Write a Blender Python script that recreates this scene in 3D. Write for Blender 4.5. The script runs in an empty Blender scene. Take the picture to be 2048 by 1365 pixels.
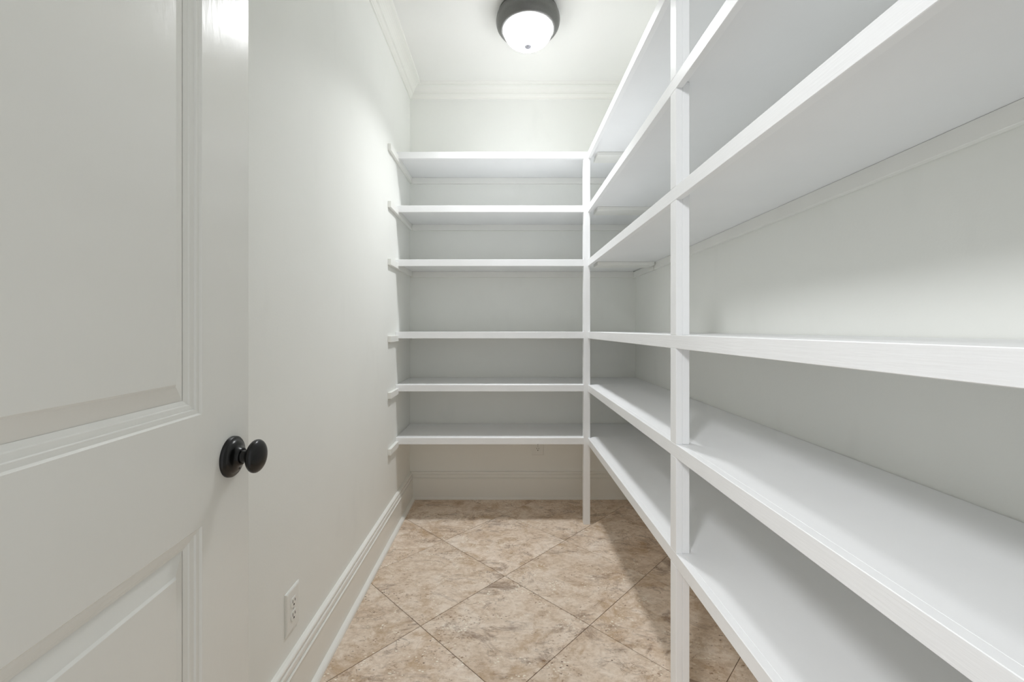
import bpy, bmesh, math, random
from mathutils import Vector, Matrix

random.seed(7)
S = bpy.context.scene
C = S.collection
PI = math.pi

# ------------------------------------------------------------------ camera, world, light, exposure
F_PX = 845.0                       # focal length in pixels of the 2048 px wide frame
CAM_Z = 1.135
cam_d = bpy.data.cameras.new('camera')
cam_d.sensor_width = 36.0
cam_d.lens = F_PX / 2048 * 36.0
cam_d.shift_x = 14.0 / 2048
cam_d.shift_y = -24.5 / 2048
cam_d.clip_start = 0.01
cam = bpy.data.objects.new('camera', cam_d)
C.objects.link(cam)
cam.location = (0, 0, CAM_Z)
cam.rotation_euler = (PI / 2, 0, 0)
S.camera = cam

W = bpy.data.worlds.new('world')
S.world = W
W.use_nodes = True
bg = W.node_tree.nodes['Background']
bg.inputs['Color'].default_value = (0.965, 0.978, 1.0, 1)     # light of the bright room behind the doorway
bg.inputs['Strength'].default_value = 0.72

# ceiling light of the room behind the doorway; it reaches in over the photographer's shoulder
HALL_POWER = 43.0
hl = bpy.data.lights.new('hall_light', 'AREA')
hl.shape = 'DISK'
hl.size = 0.45
hl.energy = HALL_POWER
hl.color = (0.965, 0.978, 1.0)
hlo = bpy.data.objects.new('hall_light', hl)
C.objects.link(hlo)
hlo.location = (-1.0, -1.0, 2.55)
hlo.rotation_euler = Vector((1.1, 2.0, -1.35)).to_track_quat('-Z', 'Y').to_euler()

S.view_settings.view_transform = 'Standard'
S.view_settings.look = 'None'
S.view_settings.gamma = 1.0
S.view_settings.use_curve_mapping = False
S.view_settings.exposure = 0.13
GLASS_GLOW = 11.0
BULB_POWER = 21.0
BULB_SPREAD = 122.0
S.cycles.max_bounces = 16
S.cycles.diffuse_bounces = 10
S.cycles.glossy_bounces = 4

# ------------------------------------------------------------------ room measures (metres)
XL, XR = -0.635, 0.872             # left and right wall faces
YB, YF = 2.826, 0.0                # back and front wall faces
ZC = 2.745                         # ceiling


# ------------------------------------------------------------------ materials
def lin(r, g, b):
    f = lambda c: (c / 255 / 12.92) if c / 255 <= 0.04045 else ((c / 255 + 0.055) / 1.055) ** 2.4
    return (f(r), f(g), f(b), 1.0)


def new_mat(name):
    m = bpy.data.materials.new(name)
    m.use_nodes = True
    nt = m.node_tree
    return m, nt, nt.nodes['Principled BSDF']


def node(nt, kind, **kw):
    n = nt.nodes.new(kind)
    for k, v in kw.items():
        if k in n.inputs:
            n.inputs[k].default_value = v
        else:
            setattr(n, k, v)
    return n


def ramp(nt, fac, stops, interp='LINEAR'):
    r = nt.nodes.new('ShaderNodeValToRGB')
    r.color_ramp.interpolation = interp
    e = r.color_ramp.elements
    while len(e) < len(stops):
        e.new(0.5)
    for el, (p, c) in zip(e, stops):
        el.position = p
        el.color = c if len(c) == 4 else (*c, 1)
    nt.links.new(fac, r.inputs['Fac'])
    return r.outputs['Color']


def mix(nt, fac, a, b, blend='MIX'):
    n = nt.nodes.new('ShaderNodeMix')
    n.data_type = 'RGBA'
    n.blend_type = blend
    for sock, v in ((n.inputs[0], fac), (n.inputs[6], a), (n.inputs[7], b)):
        if isinstance(v, (int, float)):
            sock.default_value = v
        elif isinstance(v, tuple):
            sock.default_value = v
        else:
            nt.links.new(v, sock)
    return n.outputs[2]


def paint(name, col, rough, var=0.03, scale=3.0, bump=0.06, bump_scale=90.0, stretch=None, spec=0.5, smudge=0.0):
    """painted surface: faint tone drift, roller or brush relief"""
    m, nt, p = new_mat(name)
    geo = node(nt, 'ShaderNodeNewGeometry')
    mp = node(nt, 'ShaderNodeMapping')
    mp.inputs['Scale'].default_value = stretch or (1, 1, 1)
    nt.links.new(geo.outputs['Position'], mp.inputs['Vector'])
    nz = node(nt, 'ShaderNodeTexNoise', Scale=scale, Detail=4.0)
    nt.links.new(geo.outputs['Position'], nz.inputs['Vector'])
    d = tuple(c * (1 - var) for c in col[:3])
    colr = ramp(nt, nz.outputs['Fac'], [(0.35, d), (0.65, col[:3])])
    if smudge:
        n3 = node(nt, 'ShaderNodeTexNoise', Scale=7.0, Detail=3.0)
        mp3 = node(nt, 'ShaderNodeMapping')
        mp3.inputs['Scale'].default_value = (1, 1.3, 0.45)
        nt.links.new(geo.outputs['Position'], mp3.inputs['Vector'])
        nt.links.new(mp3.outputs['Vector'], n3.inputs['Vector'])
        f = ramp(nt, n3.outputs['Fac'], [(0.60, (0, 0, 0)), (0.78, (smudge,) * 3)])
        colr = mix(nt, f, colr, tuple(c * 0.72 for c in col[:3]) + (1,))
    nt.links.new(colr, p.inputs['Base Color'])
    p.inputs['Roughness'].default_value = rough
    p.inputs['Specular IOR Level'].default_value = spec
    n2 = node(nt, 'ShaderNodeTexNoise', Scale=bump_scale, Detail=3.0)
    nt.links.new(mp.outputs['Vector'], n2.inputs['Vector'])
    b = node(nt, 'ShaderNodeBump', Strength=bump, Distance=0.004)
    nt.links.new(n2.outputs['Fac'], b.inputs['Height'])
    nt.links.new(b.outputs['Normal'], p.inputs['Normal'])
    return m


def plain(name, col, rough, metal=0.0, spec=0.5):
    m, nt, p = new_mat(name)
    nz = node(nt, 'ShaderNodeTexNoise', Scale=40.0, Detail=3.0)
    d = tuple(c * 0.9 for c in col[:3])
    nt.links.new(ramp(nt, nz.outputs['Fac'], [(0.3, d), (0.7, col[:3])]), p.inputs['Base Color'])
    p.inputs['Roughness'].default_value = rough
    p.inputs['Metallic'].default_value = metal
    p.inputs['Specular IOR Level'].default_value = spec
    return m


def travertine():
    m, nt, p = new_mat('travertine')
    L = nt.links.new
    geo = node(nt, 'ShaderNodeNewGeometry')
    oi = node(nt, 'ShaderNodeObjectInfo')
    off = node(nt, 'ShaderNodeVectorMath', operation='SCALE')
    off.inputs[0].default_value = (37.0, 61.0, 23.0)
    L(oi.outputs['Random'], off.inputs['Scale'])
    add = node(nt, 'ShaderNodeVectorMath', operation='ADD')
    L(geo.outputs['Position'], add.inputs[0])
    L(off.outputs[0], add.inputs[1])
    P = add.outputs[0]
    st = node(nt, 'ShaderNodeMapping')
    st.inputs['Scale'].default_value = (0.85, 1.3, 1)
    st.inputs['Rotation'].default_value = (0, 0, 0.15)
    L(P, st.inputs['Vector'])
    V = st.outputs['Vector']

    def nz(scale, detail, rough=0.6, dist=0.0, vec=V):
        n = node(nt, 'ShaderNodeTexNoise', Scale=scale, Detail=detail, Roughness=rough, Distortion=dist)
        L(vec, n.inputs['Vector'])
        return n.outputs['Fac']
    k = lambda v: (v, v, v)
    # cream to taupe clouds
    base = ramp(nt, nz(5.5, 10, 0.68, 0.9), [(0.30, lin(172, 146, 120)), (0.44, lin(216, 195, 173)),
                                            (0.56, lin(236, 221, 205)), (0.72, lin(243, 233, 222))])
    fine = ramp(nt, nz(42.0, 7, 0.75, 0.5), [(0.34, lin(170, 148, 126)), (0.50, lin(226, 208, 190)), (0.62, lin(247, 237, 225))])
    c = mix(nt, 0.40, base, fine)
    # ochre blotches
    oc = ramp(nt, nz(7.0, 10, 0.75, 0.45, P), [(0.52, k(0)), (0.59, k(0.4)), (0.70, k(0.8))])
    c = mix(nt, oc, c, lin(180, 147, 106))
    # grey-brown smoky patches
    sm = ramp(nt, nz(5.0, 10, 0.76, 0.7), [(0.54, k(0)), (0.62, k(0.6)), (0.73, k(0.95))])
    c = mix(nt, sm, c, lin(134, 110, 92))
    # crumbly rust and umber flecks gathered in clusters
    fl = ramp(nt, nz(75.0, 5, 0.7, 0.6), [(0.56, k(0)), (0.64, k(1))])
    fg = ramp(nt, nz(6.5, 6, 0.7, 0.5, P), [(0.48, k(0)), (0.60, k(0.85))])
    c = mix(nt, mix(nt, 1.0, fl, fg, 'MULTIPLY'), c, lin(136, 104, 72))
    # thin dark veins, only inside the patches
    vn = nt.nodes.new('ShaderNodeTexNoise')
    vn.inputs['Scale'].default_value = 11.0
    vn.inputs['Detail'].default_value = 7.0
    vn.inputs['Distortion'].default_value = 1.2
    L(V, vn.inputs['Vector'])
    ridge = ramp(nt, vn.outputs['Fac'], [(0.485, k(0)), (0.50, k(1)), (0.515, k(0))])
    gate = ramp(nt, nz(6.0, 3, 0.5, 0.0, P), [(0.52, k(0)), (0.66, k(0.5))])
    vm = mix(nt, 1.0, ridge, gate, 'MULTIPLY')
    c = mix(nt, vm, c, lin(112, 88, 66))
    # clusters of pale crystalline specks and small dark pits
    vo = node(nt, 'ShaderNodeTexVoronoi', Scale=78.0, Randomness=1.0)
    L(V, vo.inputs['Vector'])
    spk = ramp(nt, vo.outputs['Distance'], [(0.21, k(1)), (0.33, k(0))])
    sg = ramp(nt, nz(11.0, 6, 0.7, 0.4, P), [(0.53, k(0)), (0.60, k(1))])
    c = mix(nt, mix(nt, 1.0, spk, sg, 'MULTIPLY'), c, lin(248, 242, 228))
    vo2 = node(nt, 'ShaderNodeTexVoronoi', Scale=62.0, Randomness=1.0)
    sh = node(nt, 'ShaderNodeVectorMath', operation='ADD')
    sh.inputs[1].default_value = (3.3, 1.7, 0)
    L(V, sh.inputs[0])
    L(sh.outputs[0], vo2.inputs['Vector'])
    pit = ramp(nt, vo2.outputs['Distance'], [(0.15, k(1)), (0.26, k(0))])
    pg = ramp(nt, nz(12.0, 6, 0.7, 0.3), [(0.55, k(0)), (0.63, k(0.9))])
    pm = mix(nt, 1.0, pit, pg, 'MULTIPLY')
    c = mix(nt, pm, c, lin(94, 72, 54))
    # tile to tile tone
    tone = ramp(nt, oi.outputs['Random'], [(0.0, (0.90, 0.89, 0.87)), (1.0, (1.0, 1.0, 1.0))])
    c = mix(nt, 1.0, c, tone, 'MULTIPLY')
    L(c, p.inputs['Base Color'])
    rr = ramp(nt, nz(14.0, 4), [(0.3, k(0.42)), (0.7, k(0.62))])
    L(rr, p.inputs['Roughness'])
    p.inputs['Specular IOR Level'].default_value = 0.35
    b = node(nt, 'ShaderNodeBump', Strength=0.35, Distance=0.0012)
    inv = node(nt, 'ShaderNodeMath', operation='SUBTRACT')
    inv.inputs[0].default_value = 1.0
    L(pm, inv.inputs[1])
    L(inv.outputs[0], b.inputs['Height'])
    L(b.outputs['Normal'], p.inputs['Normal'])
    return m


WALL = paint('wall_paint', lin(238, 239, 235), 0.62, 0.02, 2.5, 0.05, 140.0, spec=0.3, smudge=0.10)
CEIL = paint('ceiling_paint', lin(237, 237, 234), 0.75, 0.02, 2.5, 0.05, 140.0, spec=0.2)
TRIM = paint('trim_paint', lin(236, 236, 231), 0.30, 0.006, 3.0, 0.03, 60.0)
DOOR = paint('door_paint', lin(231, 231, 226), 0.24, 0.012, 3.0, 0.07, 70.0, stretch=(1, 1, 0.35))
SHELF = paint('shelf_paint', lin(239, 240, 241), 0.42, 0.025, 4.0, 0.05, 70.0, stretch=(1, 0.25, 1))
NOSE = paint('nosing_paint', lin(242, 243, 244), 0.36, 0.03, 6.0, 0.10, 120.0, stretch=(0.25, 0.12, 2.0))
NOSE_X = paint('nosing_paint_across', lin(242, 243, 244), 0.36, 0.03, 6.0, 0.10, 120.0, stretch=(0.12, 0.25, 2.0))
POST = paint('post_paint', lin(242, 243, 244), 0.36, 0.025, 5.0, 0.08, 120.0, stretch=(1.5, 1.5, 0.12))
CLEAT = paint('cleat_paint', lin(237, 237, 233), 0.45, 0.03, 6.0, 0.06, 80.0)
PLASTIC = plain('outlet_plastic', lin(238, 239, 235), 0.28)
SLOT = plain('slot_dark', lin(38, 34, 30), 0.7)
SCREW = plain('screw_metal', lin(206, 206, 204), 0.35, 0.6)
BLACK = plain('black_metal', lin(13, 13, 13), 0.27, 0.0, 0.42)
BRONZE = plain('dark_bronze', lin(118, 118, 116), 0.36, 0.6)
NICKEL = plain('finial_metal', lin(176, 176, 184), 0.4, 0.5)
GROUT = plain('grout', lin(112, 92, 76), 0.9, spec=0.1)
TRAV = travertine()

# frosted glass bowl: glows evenly, and half of the bulbs' light passes straight through it
GLASS, gnt, gp = new_mat('lit_frosted_glass')
gp.inputs['Base Color'].default_value = (0.95, 0.95, 0.95, 1)
gp.inputs['Roughness'].default_value = 0.25
gp.inputs['Emission Color'].default_value = (0.965, 0.978, 1.0, 1)
gp.inputs['Emission Strength'].default_value = GLASS_GLOW
_t = gnt.nodes.new('ShaderNodeBsdfTransparent')
_x = gnt.nodes.new('ShaderNodeMixShader')
_x.inputs['Fac'].default_value = 0.5
gnt.links.new(gp.outputs['BSDF'], _x.inputs[1])
gnt.links.new(_t.outputs['BSDF'], _x.inputs[2])
gnt.links.new(_x.outputs['Shader'], gnt.nodes['Material Output'].inputs['Surface'])


# ------------------------------------------------------------------ helpers
def link(name, bm, m, parent=None, smooth=False):
    me = bpy.data.meshes.new(name)
    bmesh.ops.recalc_face_normals(bm, faces=bm.faces)
    bm.to_mesh(me)
    bm.free()
    me.materials.append(m)
    if smooth:
        for f in me.polygons:
            f.use_smooth = True
    o = bpy.data.objects.new(name, me)
    C.objects.link(o)
    if parent:
        o.parent = parent
    return o


def add_box(bm, x0, x1, y0, y1, z0, z1, bevel=0.0):
    vs = [bm.verts.new((x, y, z)) for x in (x0, x1) for y in (y0, y1) for z in (z0, z1)]
    q = [(0, 1, 3, 2), (4, 6, 7, 5), (0, 4, 5, 1), (2, 3, 7, 6), (0, 2, 6, 4), (1, 5, 7, 3)]
    fs = [bm.faces.new([vs[i] for i in f]) for f in q]
    if bevel:
        es = list({e for f in fs for e in f.edges})
        bmesh.ops.bevel(bm, geom=es, offset=bevel, segments=1, affect='EDGES', profile=0.5)
    return bm


def box(*a, bevel=0.0):
    return add_box(bmesh.new(), *a, bevel=bevel)


def prism(profile, axis, a0, a1, place):
    """extrude a closed 2-D profile; place(u, v, a) gives the point"""
    bm = bmesh.new()
    r0 = [bm.verts.new(place(u, v, a0(u) if callable(a0) else a0)) for u, v in profile]
    r1 = [bm.verts.new(place(u, v, a1(u) if callable(a1) else a1)) for u, v in profile]
    n = len(profile)
    for i in range(n):
        bm.faces.new((r0[i], r0[(i + 1) % n], r1[(i + 1) % n], r1[i]))
    bm.faces.new(r0)
    bm.faces.new(r1)
    return bm


def lathe(profile, seg=48, axis='Z'):
    """revolve (radius, height) points"""
    bm = bmesh.new()
    rings = []
    for r, h in profile:
        if r < 1e-6:
            rings.append([bm.verts.new((0, 0, h))])
        else:
            rings.append([bm.verts.new((r * math.cos(2 * PI * i / seg), r * math.sin(2 * PI * i / seg), h)) for i in range(seg)])
    for a, b in zip(rings, rings[1:]):
        for i in range(seg):
            j = (i + 1) % seg
            if len(a) == 1:
                bm.faces.new((a[0], b[i], b[j]))
            elif len(b) == 1:
                bm.faces.new((a[i], a[j], b[0]))
            else:
                bm.faces.new((a[i], a[j], b[j], b[i]))
    if axis == 'X':
        bmesh.ops.rotate(bm, verts=bm.verts, matrix=Matrix.Rotation(PI / 2, 3, 'Y'))
    return bm


def struct(o):
    o['kind'] = 'structure'
    return o


def thing(name, label, cat, loc=(0, 0, 0), rotz=0.0, group=None):
    o = bpy.data.objects.new(name, None)
    o.empty_display_size = 0.1
    C.objects.link(o)
    o.location = loc
    o.rotation_euler = (0, 0, rotz)
    o['label'] = label
    o['category'] = cat
    if group:
        o['group'] = group
    return o


# ------------------------------------------------------------------ room shell
T = 0.12
struct(link('wall_left', box(XL - T, XL, -T, YB + T, 0, ZC), WALL))
struct(link('wall_right', box(XR, XR + T, -T, YB + T, 0, ZC), WALL))
struct(link('wall_back', box(XL, XR, YB, YB + T, 0, ZC), WALL))
DX0, DX1, DH = -0.458, 0.345, 2.44           # doorway the camera stands in
bm = bmesh.new()
add_box(bm, XL, DX0 - 0.018, -T, YF, 0, ZC)
add_box(bm, DX1 + 0.018, XR, -T, YF, 0, ZC)
add_box(bm, DX0 - 0.018, DX1 + 0.018, -T, YF, DH + 0.018, ZC)
struct(link('wall_front', bm, WALL))
bm = bmesh.new()
add_box(bm, DX0 - 0.018, DX0, -T, YF, 0, DH)
add_box(bm, DX1, DX1 + 0.018, -T, YF, 0, DH)
add_box(bm, DX0 - 0.018, DX1 + 0.018, -T, YF, DH, DH + 0.018)
struct(link('trim_3', bm, TRIM))             # jamb lining of the doorway
struct(link('ceiling', box(XL - T, XR + T, -T, YB + T, ZC, ZC + 0.1), CEIL))

# floor: a mortar bed that carries each travertine tile
floor = struct(link('floor', box(XL - T, XR + T, -T, YB + T, -0.06, -0.0022), GROUT))


def clip(poly, a, b, c):
    """keep the side a*x + b*y <= c"""
    out = []
    for i, p in enumerate(poly):
        q = poly[(i + 1) % len(poly)]
        dp, dq = a * p[0] + b * p[1] - c, a * q[0] + b * q[1] - c
        if dp <= 0:
            out.append(p)
        if (dp < 0) != (dq < 0) and abs(dp - dq) > 1e-12:
            t = dp / (dp - dq)
            out.append((p[0] + (q[0] - p[0]) * t, p[1] + (q[1] - p[1]) * t))
    return out


PITCH, GAP = 0.4580, 0.0021
ang = math.radians(-44.6)
ux, uy = math.cos(ang), math.sin(ang)
P0 = (-0.001, 1.939)


def corner(i, j):
    return (P0[0] + PITCH * (i * ux - j * uy), P0[1] + PITCH * (i * uy + j * ux))


for i in range(-7, 8):
    for j in range(-7, 8):
        h = GAP / 2 / PITCH
        poly = [corner(i + h, j + h), corner(i + 1 - h, j + h), corner(i + 1 - h, j + 1 - h), corner(i + h, j + 1 - h)]
        for pl in ((1, 0, XR - 0.002), (-1, 0, -XL - 0.002), (0, 1, YB - 0.002), (0, -1, 0.1)):
            poly = clip(poly, *pl) if len(poly) > 2 else []
        if len(poly) < 3:
            continue
        area = abs(sum(poly[k][0] * poly[(k + 1) % len(poly)][1] - poly[(k + 1) % len(poly)][0] * poly[k][1] for k in range(len(poly)))) / 2
        if area < 0.0015:
            continue
        cx = sum(p[0] for p in poly) / len(poly)
        cy = sum(p[1] for p in poly) / len(poly)
        bm = bmesh.new()
        dz = random.uniform(-0.00025, 0.0)
        e = 0.0009
        top, mid, bot = [], [], []
        for (x, y) in poly:
            d = math.hypot(x - cx, y - cy) or 1
            top.append(bm.verts.new((x - cx - (x - cx) / d * e * 1.4, y - cy - (y - cy) / d * e * 1.4, dz)))
            mid.append(bm.verts.new((x - cx, y - cy, dz - 0.0008)))
            bot.append(bm.verts.new((x - cx, y - cy, -0.0021)))
        n = len(poly)
        bm.faces.new(top)
        for k in range(n):
            l = (k + 1) % n
            bm.faces.new((top[k], top[l], mid[l], mid[k]))
            bm.faces.new((mid[k], mid[l], bot[l], bot[k]))
        t = link('tile', bm, TRAV, floor)
        t.location = (cx, cy, 0)

# baseboards: stepped profile with two grooves under the cap (out, up)
BASE = [(0, 0), (0.017, 0), (0.017, 0.136), (0.0190, 0.1375), (0.0195, 0.1405), (0.0185, 0.1425), (0.0115, 0.1432), (0.0115, 0.1468),
        (0.0158, 0.1475), (0.0158, 0.1600), (0.0148, 0.1640), (0.0090, 0.1650), (0.0090, 0.1682), (0.0128, 0.1690),
        (0.0128, 0.1755), (0.0110, 0.1795), (0.006, 0.1815), (0, 0.182)]
SHOE = [(0.017, 0), (0.035, 0), (0.0345, 0.006), (0.032, 0.0115), (0.027, 0.0155), (0.021, 0.0175), (0.017, 0.018)]
bl = struct(link('baseboard_left', prism(BASE, 'Y', YF, lambda u: YB - u, lambda u, v, a: (XL + u * 1.3, a, v * 0.975)), TRIM))
link('shoe_moulding', prism(SHOE, 'Y', YF, lambda u: YB - u, lambda u, v, a: (XL + u + 0.005, a, v)), TRIM, bl)
bb = struct(link('baseboard_back', prism(BASE, 'X', lambda u: XL + u, lambda u: XR - u, lambda u, v, a: (a, YB - u, v)), TRIM))
SHOE_B = [(0.017, 0), (0.024, 0), (0.0235, 0.009), (0.021, 0.0125), (0.017, 0.013)]
link('shoe_moulding', prism(SHOE_B, 'X', lambda u: XL + u, lambda u: XR - u, lambda u, v, a: (a, YB - u, v)), TRIM, bb)
struct(link('baseboard_right', prism(BASE, 'Y', YF, lambda u: YB - u, lambda u, v, a: (XR - u, a, v)), TRIM))

# crown moulding (out from the wall, down from the ceiling)
CROWN = [(0, 0), (0, 0.076), (0.008, 0.076), (0.0095, 0.072), (0.0095, 0.069), (0.013, 0.067), (0.018, 0.062), (0.022, 0.056),
         (0.024, 0.052), (0.027, 0.0515), (0.0275, 0.047), (0.030, 0.0465), (0.034, 0.037), (0.041, 0.028), (0.050, 0.021), (0.060, 0.0165),
         (0.066, 0.015), (0.0665, 0.012), (0.071, 0.0115), (0.072, 0.0085), (0.080, 0.007), (0.084, 0.004), (0.085, 0)]
struct(link('trim_1', prism(CROWN, 'Y', lambda u: YF + u, lambda u: YB - u, lambda u, v, a: (XL + u, a, ZC - v)), TRIM))
struct(link('trim_2', prism(CROWN, 'X', lambda u: XL + u, lambda u: XR - u, lambda u, v, a: (a, YB - u, ZC - v)), TRIM))
struct(link('trim_4', prism(CROWN, 'Y', lambda u: YF + u, lambda u: YB - u, lambda u, v, a: (XR - u, a, ZC - v)), TRIM))

# ------------------------------------------------------------------ door, swung open towards the left wall
DW, DTOP, DBOT, DT = 0.76, 2.42, 0.010, 0.035
UY0, UY1 = 0.133, DW - 0.133
PANELS = [(UY0, UY1, 1.001, 2.285), (UY0, UY1, 0.245, 0.826)]
bm = bmesh.new()
ys = [0, UY0, UY1, DW]
zs = [DBOT, 0.245, 0.826, 1.001, 2.285, DTOP]
grid = [[bm.verts.new((0, y, z)) for z in zs] for y in ys]
for a in range(3):
    for b in range(5):
        if a == 1 and b in (1, 3):
            continue
        bm.faces.new((grid[a][b], grid[a + 1][b], grid[a + 1][b + 1], grid[a][b + 1]))
STICK = [(0.0, 0.0), (0.0025, -0.0028), (0.0090, -0.0036), (0.0100, -0.0062), (0.0175, -0.0075), (0.0190, -0.0095), (0.0255, -0.0125)]
for (y0, y1, z0, z1) in PANELS:
    prev = None
    for o_, d_ in STICK:
        ring = [bm.verts.new((d_, y, z)) for y, z in ((y0 + o_, z0 + o_), (y1 - o_, z0 + o_), (y1 - o_, z1 - o_), (y0 + o_, z1 - o_))]
        if prev:
            for k in range(4):
                bm.faces.new((prev[k], prev[(k + 1) % 4], ring[(k + 1) % 4], ring[k]))
        prev = ring
# edges and back
add_box(bm, -DT, -0.0145, 0, DW, DBOT, DTOP)
for (y, z), (y2, z2) in (((0, DBOT), (DW, DBOT)), ((DW, DBOT), (DW, DTOP)), ((DW, DTOP), (0, DTOP)), ((0, DTOP), (0, DBOT))):
    vs = [bm.verts.new(p) for p in ((0, y, z), (0, y2, z2), (-0.0145, y2, z2), (-0.0145, y, z))]
    bm.faces.new(vs)
bmesh.ops.remove_doubles(bm, verts=bm.verts, dist=1e-5)
DANG = math.radians(3.53)
HX, HY = -0.4362, 0.0365
door = struct(link('door_1', bm, DOOR))
door.location = (HX, HY, 0)
door.rotation_euler = (0, 0, DANG)
door['label'] = 'white two-panel door standing open along the left wall'
for (y0, y1, z0, z1) in PANELS:
    bm = bmesh.new()
    prev = None
    for o_, d_ in ((0.0255, -0.0128), (0.0500, -0.0055), (0.0530, -0.0026), (0.0535, -0.0024)):
        ring = [bm.verts.new((d_, y, z)) for y, z in ((y0 + o_, z0 + o_), (y1 - o_, z0 + o_), (y1 - o_, z1 - o_), (y0 + o_, z1 - o_))]
        if prev:
            for k in range(4):
                bm.faces.new((prev[k], prev[(k + 1) % 4], ring[(k + 1) % 4], ring[k]))
        prev = ring
    bm.faces.new(prev)
    link('raised_panel', bm, DOOR, door)
KY, KZ = DW - 0.0545, 0.911
ros = link('door_knob', lathe([(0, 0.012), (0.0135, 0.020), (0.0150, 0.0185), (0.0165, 0.0145), (0.0215, 0.0125), (0.0265, 0.0105), (0.0285, 0.0085),
                               (0.0290, 0.0072), (0.0330, 0.0065), (0.0350, 0.0045), (0.0352, 0.0005), (0.0352, 0.0)], 56, 'X'), BLACK, door, True)
ros.location = (0, KY, KZ)
ros['label'] = 'matte black round rosette carrying the knob'
link('neck', lathe([(0.0135, 0.012), (0.0115, 0.020), (0.0105, 0.025), (0.0115, 0.0305), (0.0145, 0.0335)], 40, 'X'), BLACK, ros, True)
kn = []
for k in range(0, 25):
    t = PI * k / 24
    kn.append((0.0288 * math.sin(t) ** 0.92 if 0 < k < 24 else 0, 0.0425 - 0.0128 * math.cos(t)))
link('knob', lathe(kn, 56, 'X'), BLACK, ros, True)
sc = link('set_screw', lathe([(0, 0.0022), (0.0013, 0.0026), (0.0024, 0.0018), (0.0026, 0.0)], 16, 'X'), BLACK, ros, True)
sc.location = (0.0103, 0.003, -0.0215)

# ------------------------------------------------------------------ shelving
NT, NH, PT = 0.019, 0.0385, 0.0205         # nosing thickness and height, panel thickness
TOPS = [2.161, 1.850, 1.537, 1.1175, 0.8100, 0.5030]
YN = 2.447                                 # front of the back shelves
XN = 0.480                                 # front of the right shelves
PX0, PX1 = 0.456, 0.4935                   # corner post
CH = 0.0385                                # cleat height
BV = 0.0011

back = thing('shelving_unit', 'white painted shelving across the back wall, six shelves on wall cleats', 'shelving', (0.118, YB, 0))
right = thing('shelving_unit', 'white painted shelving along the right wall, six long shelves running toward the doorway', 'shelving', (XR, 1.23, 0))
inv_b = Matrix.Translation((-0.118, -YB, 0))
inv_r = Matrix.Translation((-XR, -1.23, 0))


def part(name, bm, m, root_or_part, inv):
    bm.transform(inv)
    return link(name, bm, m, root_or_part)


for zt in TOPS:
    # back shelf
    sh = part('shelf', box(XL + 0.002, XR - 0.003, YN + NT, YB - 0.003, zt - PT, zt - 0.0005, bevel=0.0008), SHELF, back, inv_b)
    part('nosing', box(XL + 0.001, PX0, YN, YN + NT, zt - NH, zt, bevel=BV), NOSE_X, sh, inv_b)
    zc1 = zt - PT - 0.0005
    part('cleat', box(XL + 0.018, XR - 0.018, YB - 0.018, YB - 0.0005, zc1 - CH, zc1, bevel=BV), CLEAT, back, inv_b)
    part('cleat', box(XL + 0.0005, XL + 0.0180, 2.288, YB - 0.001, zc1 - CH + 0.004, zc1, bevel=BV), CLEAT, back, inv_b)
    part('cleat', box(XR - 0.018, XR - 0.0005, 2.432, YB - 0.001, zc1 - CH - 0.003, zc1 - 0.003, bevel=BV), CLEAT, back, inv_b)
    # right shelf
    sh = part('shelf', box(XN + NT, XR - 0.003, 0.006, YN + NT - 0.0015, zt - PT, zt - 0.0005, bevel=0.0008), SHELF, right, inv_r)
    part('nosing', box(XN, XN + NT, 0.006, YN - 0.0005, zt - NH, zt, bevel=BV), NOSE, sh, inv_r)
    part('cleat', box(XR - 0.018, XR - 0.0005, 0.004, 2.424, zc1 - CH, zc1, bevel=BV), CLEAT, right, inv_r)
    if zt > 1.3:
        part('joint_batten', box(XN + 0.046, XR - 0.022, 2.398, 2.512, zc1 - 0.019, zc1, bevel=BV), CLEAT, right, inv_r)

# corner post (its face is flush with the back nosings), running from the floor to the top shelf
post = part('post', box(PX0, PX1, YN, YN + 0.038, 0.0, TOPS[0], bevel=BV), POST, back, inv_b)
# middle post: two boards side by side, pieces standing between the shelves
MY0, MY1 = 1.186, 1.226
levels = [0.0] + sorted(TOPS)
post = None
bmf, bmb = bmesh.new(), bmesh.new()
for lo, hi in zip(levels, levels[1:]):
    add_box(bmf, XN, XN + 0.0188, MY0, MY1, lo, hi - NH, bevel=BV)
    add_box(bmb, XN + 0.0192, XN + 0.0385, MY0 + 0.0006, MY1, lo, hi - PT - 0.0005, bevel=BV)
bmf.transform(inv_r)
post = link('post', bmf, POST, right)
part('backing_board', bmb, POST, post, inv_r)

# ------------------------------------------------------------------ ceiling lamp
lamp = thing('ceiling_lamp', 'round flush ceiling lamp with dark bronze ring and glowing white glass bowl', 'lamp', (0.117, 2.154, ZC))
ring = lathe([(0.0, 0.0), (0.142, 0.0), (0.1505, -0.002), (0.1520, -0.008), (0.1505, -0.013), (0.1545, -0.018), (0.1600, -0.028), (0.1625, -0.042), (0.1615, -0.055),
              (0.1575, -0.068), (0.1510, -0.078), (0.1450, -0.0835), (0.1435, -0.0865), (0.1400, -0.0900), (0.1305, -0.0925), (0.1262, -0.0915), (0.1245, -0.087), (0.1245, -0.070)], 72)
link('rim', ring, BRONZE, lamp, True)
dome = [(0.1237, -0.078), (0.1235, -0.090)]
for k in range(1, 17):
    t = PI / 2 * k / 16
    dome.append((0.1235 * math.cos(t) ** 0.97 if k < 16 else 0.0, -0.090 - 0.078 * math.sin(t)))
link('glass_bowl', lathe(dome, 72), GLASS, lamp, True)
bulb = bpy.data.lights.new('bulb_light', 'AREA')
bulb.shape = 'DISK'
bulb.size = 0.20
bulb.energy = BULB_POWER
bulb.spread = math.radians(BULB_SPREAD)
bulb.color = (0.965, 0.978, 1.0)
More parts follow.
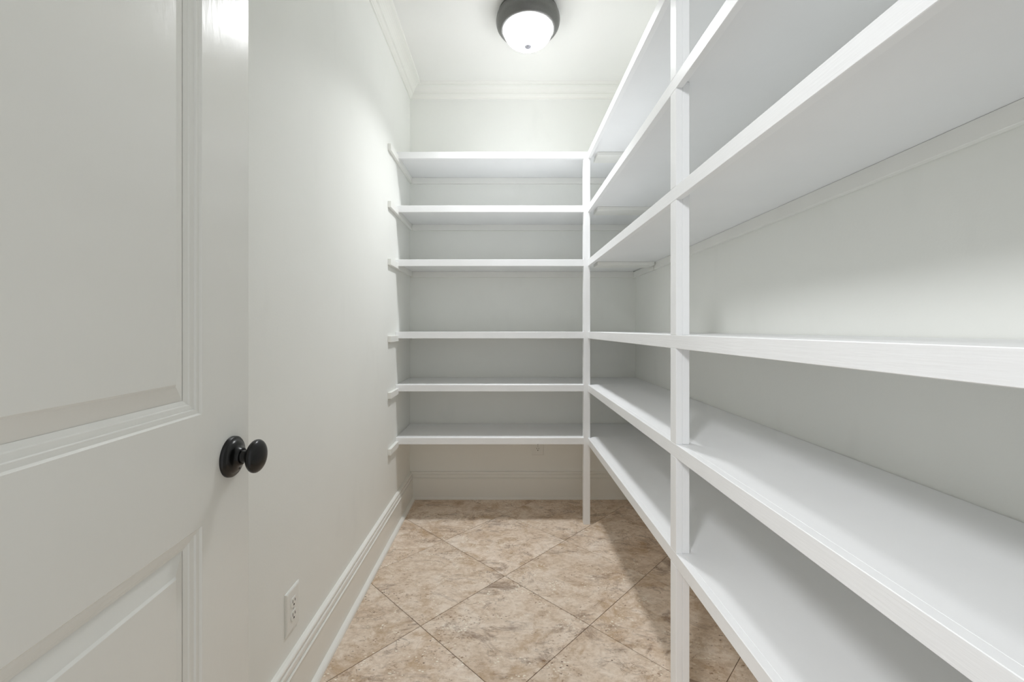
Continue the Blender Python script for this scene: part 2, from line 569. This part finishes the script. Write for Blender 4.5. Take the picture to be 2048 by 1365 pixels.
bulbo = bpy.data.objects.new('bulb_light', bulb)
C.objects.link(bulbo)
bulbo.parent = lamp
bulbo.location = (0, 0, -0.094)
link('finial', lathe([(0, -0.166), (0.013, -0.1665), (0.0175, -0.169), (0.0175, -0.172), (0.0140, -0.175), (0.0095, -0.179), (0.0, -0.1815)], 32), NICKEL, lamp, True)


# ------------------------------------------------------------------ outlets
def outlet(label, loc, rotz):
    """duplex receptacle; local: plate faces -Y, centre at origin"""
    t = thing('outlet', label, 'outlet', loc, rotz, None)
    w, h, d = 0.040, 0.062, 0.006
    bm = bmesh.new()
    prof = [(0.0, 0.0), (0.0, -0.0025), (0.003, -0.0050), (0.007, -d)]
    prev = None
    for o_, y in prof:
        r = [bm.verts.new((x, y, z)) for x, z in ((-w + o_, -h + o_), (w - o_, -h + o_), (w - o_, h - o_), (-w + o_, h - o_))]
        if prev:
            for k in range(4):
                bm.faces.new((prev[k], prev[(k + 1) % 4], r[(k + 1) % 4], r[k]))
        else:
            bm.faces.new(r)
        prev = r
    bm.faces.new(prev)
    link('cover_plate', bm, PLASTIC, t)
    for s in (1, -1):
        cz = s * 0.0195
        pts = []
        for k in range(40):
            a = 2 * PI * k / 40
            pts.append((0.0172 * math.cos(a), max(-0.0140, min(0.0140, 0.0172 * math.sin(a)))))
        bm = bmesh.new()
        r0 = [bm.verts.new((x, -d + 0.0005, cz + z)) for x, z in pts]
        r1 = [bm.verts.new((x, -d - 0.0010, cz + z)) for x, z in pts]
        r2 = [bm.verts.new((x * 0.94, -d - 0.0018, cz + z * 0.94)) for x, z in pts]
        for A, B in ((r0, r1), (r1, r2)):
            for k in range(40):
                bm.faces.new((A[k], A[(k + 1) % 40], B[(k + 1) % 40], B[k]))
        bm.faces.new(r2)
        rc = link('receptacle', bm, PLASTIC, t)
        for x, hh in ((-0.0064, 0.0046), (0.0064, 0.0038)):
            link('slot', box(x - 0.0013, x + 0.0013, -d - 0.0021, -d - 0.0010, cz + 0.0035 - hh, cz + 0.0035 + hh), SLOT, rc)
        bm = bmesh.new()
        gv = [(0.0028 * math.cos(PI * k / 8), 0.0028 * math.sin(PI * k / 8) - 0.0012) for k in range(9)]
        gv = [(0.0028, -0.0042)] + gv + [(-0.0028, -0.0042)]
        f0 = [bm.verts.new((x, -d - 0.0010, cz - 0.0062 + z)) for x, z in gv]
        f1 = [bm.verts.new((x, -d - 0.0021, cz - 0.0062 + z)) for x, z in gv]
        for k in range(len(gv)):
            l = (k + 1) % len(gv)
            bm.faces.new((f0[k], f0[l], f1[l], f1[k]))
        bm.faces.new(f1)
        link('slot', bm, SLOT, rc)
    bm = lathe([(0.0032, 0.0), (0.0030, 0.0006), (0.0018, 0.0010), (0, 0.0011)], 20)
    bmesh.ops.rotate(bm, verts=bm.verts, matrix=Matrix.Rotation(PI / 2, 3, 'X'))
    bmesh.ops.translate(bm, verts=bm.verts, vec=(0, -d, 0))
    link('screw', bm, SCREW, t, True)
    return t


outlet('white duplex outlet low on the left wall, near the open door', (XL, 1.256, 0.304), PI / 2)
outlet('white duplex outlet on the back wall, half hidden under the lowest shelf', (0.219, YB, 0.351), 0.0)
